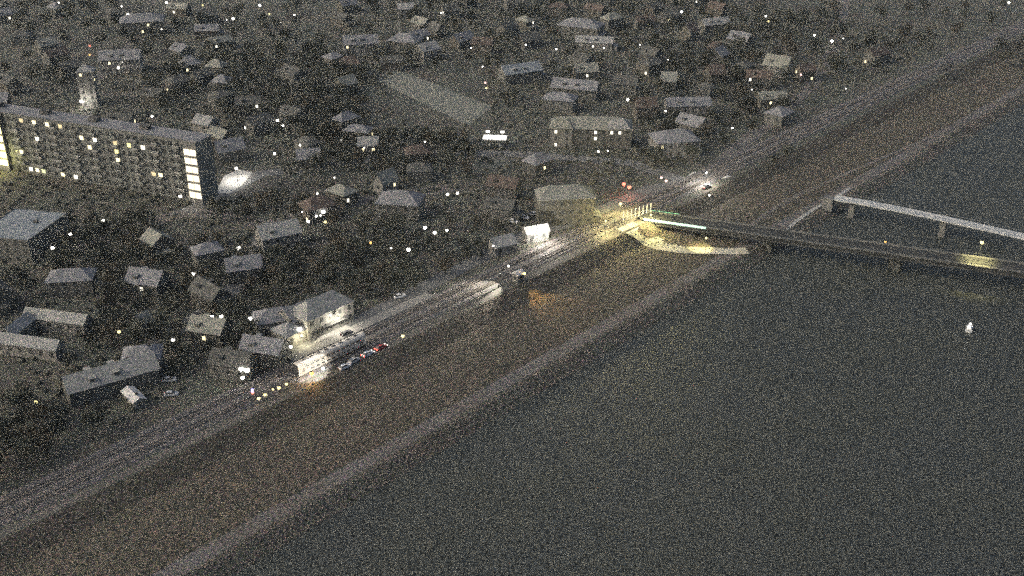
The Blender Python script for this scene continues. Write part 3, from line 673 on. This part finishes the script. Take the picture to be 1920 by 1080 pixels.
hp = [(-3, -1.0), (1.2, -1.05), (2.5, -.6), (3.3, 0), (2.5, .6), (1.2, 1.05), (-3, 1.0)]
m = MB(); n = 7; m.add([(x * .86, y * .7, -.3) for x, y in hp] + [(x, y, .75) for x, y in hp] + [(x * .93, y * .86, .75) for x, y in hp] + [(x * .86, y * .7, .25) for x, y in hp],
    [(k * n + i, k * n + (i + 1) % n, (k + 1) * n + (i + 1) % n, (k + 1) * n + i) for k in range(3) for i in range(n)] + [tuple(range(6, -1, -1)), tuple(range(21, 28))]); m.build('hull', M_WHITE, o)
c = MB().box((-.3, 0, 1.15), (2.4, 1.4, 1.3), 0, .85).build('cabin', M_WHITE, o); MB().box((.78, 0, 1.35), (.2, 1.1, .55)).build('windscreen', M_GLASSD, c)
for x, z in ((1.7, 1.1), (-1.9, 1.7)):
    MB().tube((x, 0, .6), (x, 0, z), .05).build('lamp_post', M_GALV, o); MB().ball((x, 0, z + .25), .36).build('lamp_globe', glow('boat_lamp', (1, .96, .9), 8), o, True)

# ================================================================ TREES AND GROUND COVER
def crown_mesh(seed, kind):
    r = random.Random(seed); v = []; f = []
    cl = [(Vector((0, 0, .62)), .30)] + [(Vector((r.uniform(-.27, .27), r.uniform(-.27, .27), r.uniform(.36, .84))), r.uniform(.13, .24)) for _ in range(9)]
    for _ in range(620):
        c, q = r.choice(cl); d = Vector((r.gauss(0, 1), r.gauss(0, 1), r.gauss(0, 1))).normalized(); p = c + d * q * r.uniform(.55, 1.08)
        a = Vector((r.gauss(0, 1), r.gauss(0, 1), r.gauss(0, 1))).normalized(); b = a.orthogonal().normalized(); k = r.uniform(.022, .05)
        o_ = len(v); v += [p - a * k, p + b * k * .6, p + a * k, p - b * k * .6]; f.append((o_, o_ + 1, o_ + 2, o_ + 3))
    me = bpy.data.meshes.new('crown'); me.from_pydata([tuple(x) for x in v], [], f); me.materials.append(M_LEAF[kind]); return me
def trunk_mesh(seed):
    r = random.Random(seed); m = MB().tube((0, 0, -.02), (0, 0, .38), .028, .017, 7).tube((0, 0, .36), (.01, .02, .72), .017, .006, 6)
    for i in range(5):
        a = r.uniform(0, 6.28); z = r.uniform(.28, .5); m.tube((0, 0, z), (math.cos(a) * .22, math.sin(a) * .22, z + r.uniform(.1, .22)), .011, .004, 5)
    return m.mesh('trunk', M_BARK)
CR = [crown_mesh(i, i % 4) for i in range(8)]; TR = [trunk_mesh(i) for i in range(4)]
FAR = {'trees among the farthest houses', 'trees above the apartment block'}; FARV = []
def tree(p, h, i, label, group):
    rzt = random.uniform(0, 6.28); OCC.append((p.x, p.y, h * .3))
    if group in FAR: FARV.append((p.copy(), h, rzt, i)); return
    o = empty('tree', p, rzt); o.scale = (h * random.uniform(.85, 1.15), h * random.uniform(.85, 1.15), h); tag(o, None, 'tree', group)
    later_label(o, ('low ' if h < 7 else 'tall ' if h > 10 else '') + ('dark olive', 'grey-green', 'near-black', 'brownish')[i % 4] + ' tree', *pix(p + Vector((0, 0, h * .6))))
    link('crown', CR[i % 8], o); link('trunk', TR[i % 4], o)
def clear(p, r): return all((p.x - a) ** 2 + (p.y - b) ** 2 > (r + c) ** 2 for a, b, c in OCC)
KEEP = [(0, 200, 410, 385), (395, 300, 480, 365), (555, 540, 700, 720), (440, 690, 560, 760), (890, 240, 960, 285), (1030, 205, 1200, 292), (975, 335, 1120, 455), (945, 395, 1030, 460), (900, 480, 1000, 560), (1200, 330, 1460, 480),
        (140, 80, 245, 205), (695, 120, 930, 235), (490, 395, 620, 450), (0, 570, 160, 645), (170, 640, 300, 755), (0, 360, 90, 485), (1480, 100, 1540, 160), (320, 385, 480, 425), (960, 380, 1240, 460)]
def hidden(p, h):                              # would stand in front of something the photo shows
    x, y = pix(p); x2, y2 = pix(p + Vector((0, 0, h))); 
    return any(a - 8 < x < c + 8 and (b < y2 < d or b < (y + y2) / 2 < d) for a, b, c, d in KEEP)
def in_frame(p): x, y = pix(p); return -60 < x < 1980 and -40 < y < 1130
# more houses between those the photo shows clearly
i = 0; tries = 0
while i < 85 and tries < 9000:
    tries += 1; px, py = random.uniform(-10, 1500), random.uniform(5, 760); p = on_ground(px, py); s, t = st(p)
    if t > -26 or (t > -60 and py > 640) or not clear(p, 9) or hidden(p, 9): continue
    if px > 1450 and py > 60: continue
    if 545 < px < 900 and 430 < py < 575: continue
    house(p, random.choice((R(10), R(-15), R(47), R(-43), R(30))) + random.uniform(-.1, .1), random.uniform(9, 14), random.uniform(7.5, 9.5), random.uniform(4.5, 6.5), random.uniform(2.5, 4), random.choice(('gable', 'gable', 'hip')), random.choice(('dark', 'dark', 'red', 'slate', 'slate', 'olive')), random.choice((0, 1, 3, 4)),
          'dim dark-roofed house', lit=random.choice((0, 0, 0, 1)), litkind=random.choice((0, 1)), group='dim houses between the pale roofs'); i += 1
# named clumps the photo shows as dark masses
k = 0
def grove(n, poly, h0, h1, label, group, gap=.30):
    global k
    c = 0; tr_ = 0
    while c < n and tr_ < n * 40:
        tr_ += 1; x, y = random.uniform(poly[0], poly[2]), random.uniform(poly[1], poly[3]); h = random.uniform(h0, h1); p = on_ground(x, y); s, t = st(p)
        if -6.6 < t + 0 < 10.4 or t > 41 or (t > 0 and poly[1] > 500) or (t > -13 and t < 0): continue
        if not clear(p, h * gap) or hidden(p, h): continue
        tree(p, h, k, label, group); k += 1; c += 1
sv = KEEP; KEEP = [q for q in KEEP if q[0] != 395 and q[0] != 320]
for q in ((398, 402), (428, 398), (458, 392), (488, 388), (512, 378), (412, 416), (446, 412)): tree(on_ground(*q), random.uniform(6.5, 8), k, 'dark round tree in the clump in front of the lit plaza', 'dark trees below the plaza'); k += 1
KEEP = sv
grove(60, (-30, 770, 330, 940), 8, 13, 'dark leafy tree in the grove at the lower left', 'grove at the lower left')
grove(60, (560, 200, 900, 330), 7, 12, 'dark tree between the sports pitch and the town street', 'trees below the sports pitch')
grove(48, (560, 430, 960, 560), 6, 10, 'dark brownish tree on the strip between station and hut', 'trees along the town side of the railway')
grove(55, (1200, 90, 1480, 320), 7, 11, 'dark tree near the road that climbs from the junction', 'trees along the climbing road')
grove(40, (1480, 20, 1920, 150), 8, 12, 'dark tree in the sparse wood at the upper right', 'wood at the upper right')
grove(230, (0, -10, 1480, 200), 7, 12, 'dark tree among the farthest houses', 'trees among the farthest houses')
grove(105, (0, 390, 640, 700), 6, 10, 'dark tree among the houses left of the station', 'trees left of the station')
grove(60, (300, 100, 720, 260), 7, 12, 'dark tree above the end of the apartment block', 'trees above the apartment block')
grove(12, (1240, 425, 1390, 452), 4, 5.5, 'low dark tree in the hollow beside the road bridge', 'trees in the hollow by the bridge')
# shrubs and tussocks on the meadow, stones on the bank: nobody could count them
def scatter(name, n, s0, s1, t0, t1, r0, r1, mat, label, cat, zs=.8, seed=1, dens=None):
    r = random.Random(seed); m = MB(); c = 0
    while c < n:
        s, t = r.uniform(s0, s1), r.uniform(t0, t1)
        p = S(s, t); x, y = pix(p)
        if not (-80 < x < 2000 and -60 < y < 1150): c += .2; continue
        if (735 < x < 915 and 128 < y < 225 and name == 'town_scrub'): c += .2; continue
        if name == 'town_scrub' and (390 < x < 520 and 310 < y < 372): c += .2; continue
        q = r.uniform(r0, r1); n_ = 5; vs = []; a0 = r.uniform(0, 6)
        for i in range(n_): g = a0 + 6.283 * i / n_; e = q * r.uniform(.7, 1.2); vs.append((p.x + e * math.cos(g), p.y + e * math.sin(g), p.z - .1))
        for i in range(n_): g = a0 + .6 + 6.283 * i / n_; e = q * r.uniform(.4, .9); vs.append((p.x + e * math.cos(g), p.y + e * math.sin(g), p.z + q * zs * r.uniform(.5, .9)))
        vs.append((p.x, p.y, p.z + q * zs * r.uniform(.8, 1.2)))
        m.add(vs, [(i, (i + 1) % 5, 5 + i) for i in range(5)] + [((i + 1) % 5, 5 + (i + 1) % 5, 5 + i) for i in range(5)] + [(5 + i, 5 + (i + 1) % 5, 10) for i in range(5)]); c += 1
    tag(m.build(name, mat), label, cat, kind='stuff')
scatter('meadow_tussocks', 9000, -140, 520, 11, 42.5, .15, .5, surf('tussock', (.082, .074, .055), .45, 1.5, .05, (.075, .078, .055), .9), 'low brown grass tussocks and shrubs covering the riverside meadow', 'tussocks', .7, 3)
scatter('bank_stones', 9000, -140, 520, 48.5, 57.5, .15, .42, M_ROCK, 'rough stones of the sloping river bank', 'stones', .6, 4)
scatter('town_scrub', 9000, -60, 520, -330, -16, .5, 1.7, surf('scrub', (.066, .064, .048), .45, 1.3, .06, (.05, .055, .045), .9), 'low dark scrub and hedges between the houses', 'scrub', .9, 5)
# the trees past the three hundred that show largest: one far mass of crowns and stems
v, f = [], []
for p, h, rzt, i in FARV:
    mt = Matrix.Translation(p) @ Matrix.Rotation(rzt, 4, 'Z') @ Matrix.Scale(h, 4)
    for me in (CR[i % 8], TR[i % 4]):
        o_ = len(v); v += [tuple(mt @ x.co) for x in me.vertices]; f += [tuple(q + o_ for q in pl.vertices) for pl in me.polygons]
me = bpy.data.meshes.new('far_trees'); me.from_pydata(v, [], f); me.materials.append(M_LEAF[0])
tag(link('far_trees', me), 'far dark tree cover among the houses along the top', 'tree cover', kind='stuff')
# thin scattering volume, added to lift the blacks and flatten contrast
hz = MB(); hz.box((0, 900, 82), (3600, 2400, 206)); 
hm = bpy.data.materials.new('added_veil'); hm.use_nodes = True; hm.node_tree.nodes.clear()
ho = hm.node_tree.nodes.new('ShaderNodeOutputMaterial'); hv = hm.node_tree.nodes.new('ShaderNodeVolumePrincipled')
hv.inputs['Color'].default_value = (.88, .93, .87, 1); hv.inputs['Density'].default_value = .00014; hv.inputs['Anisotropy'].default_value = .2
hm.node_tree.links.new(hv.outputs[0], ho.inputs['Volume'])
tag(hz.build('added_haze', hm), 'thin added veil over the river and the town, lifting the blacks', 'added_haze', kind='stuff')
settle_labels()
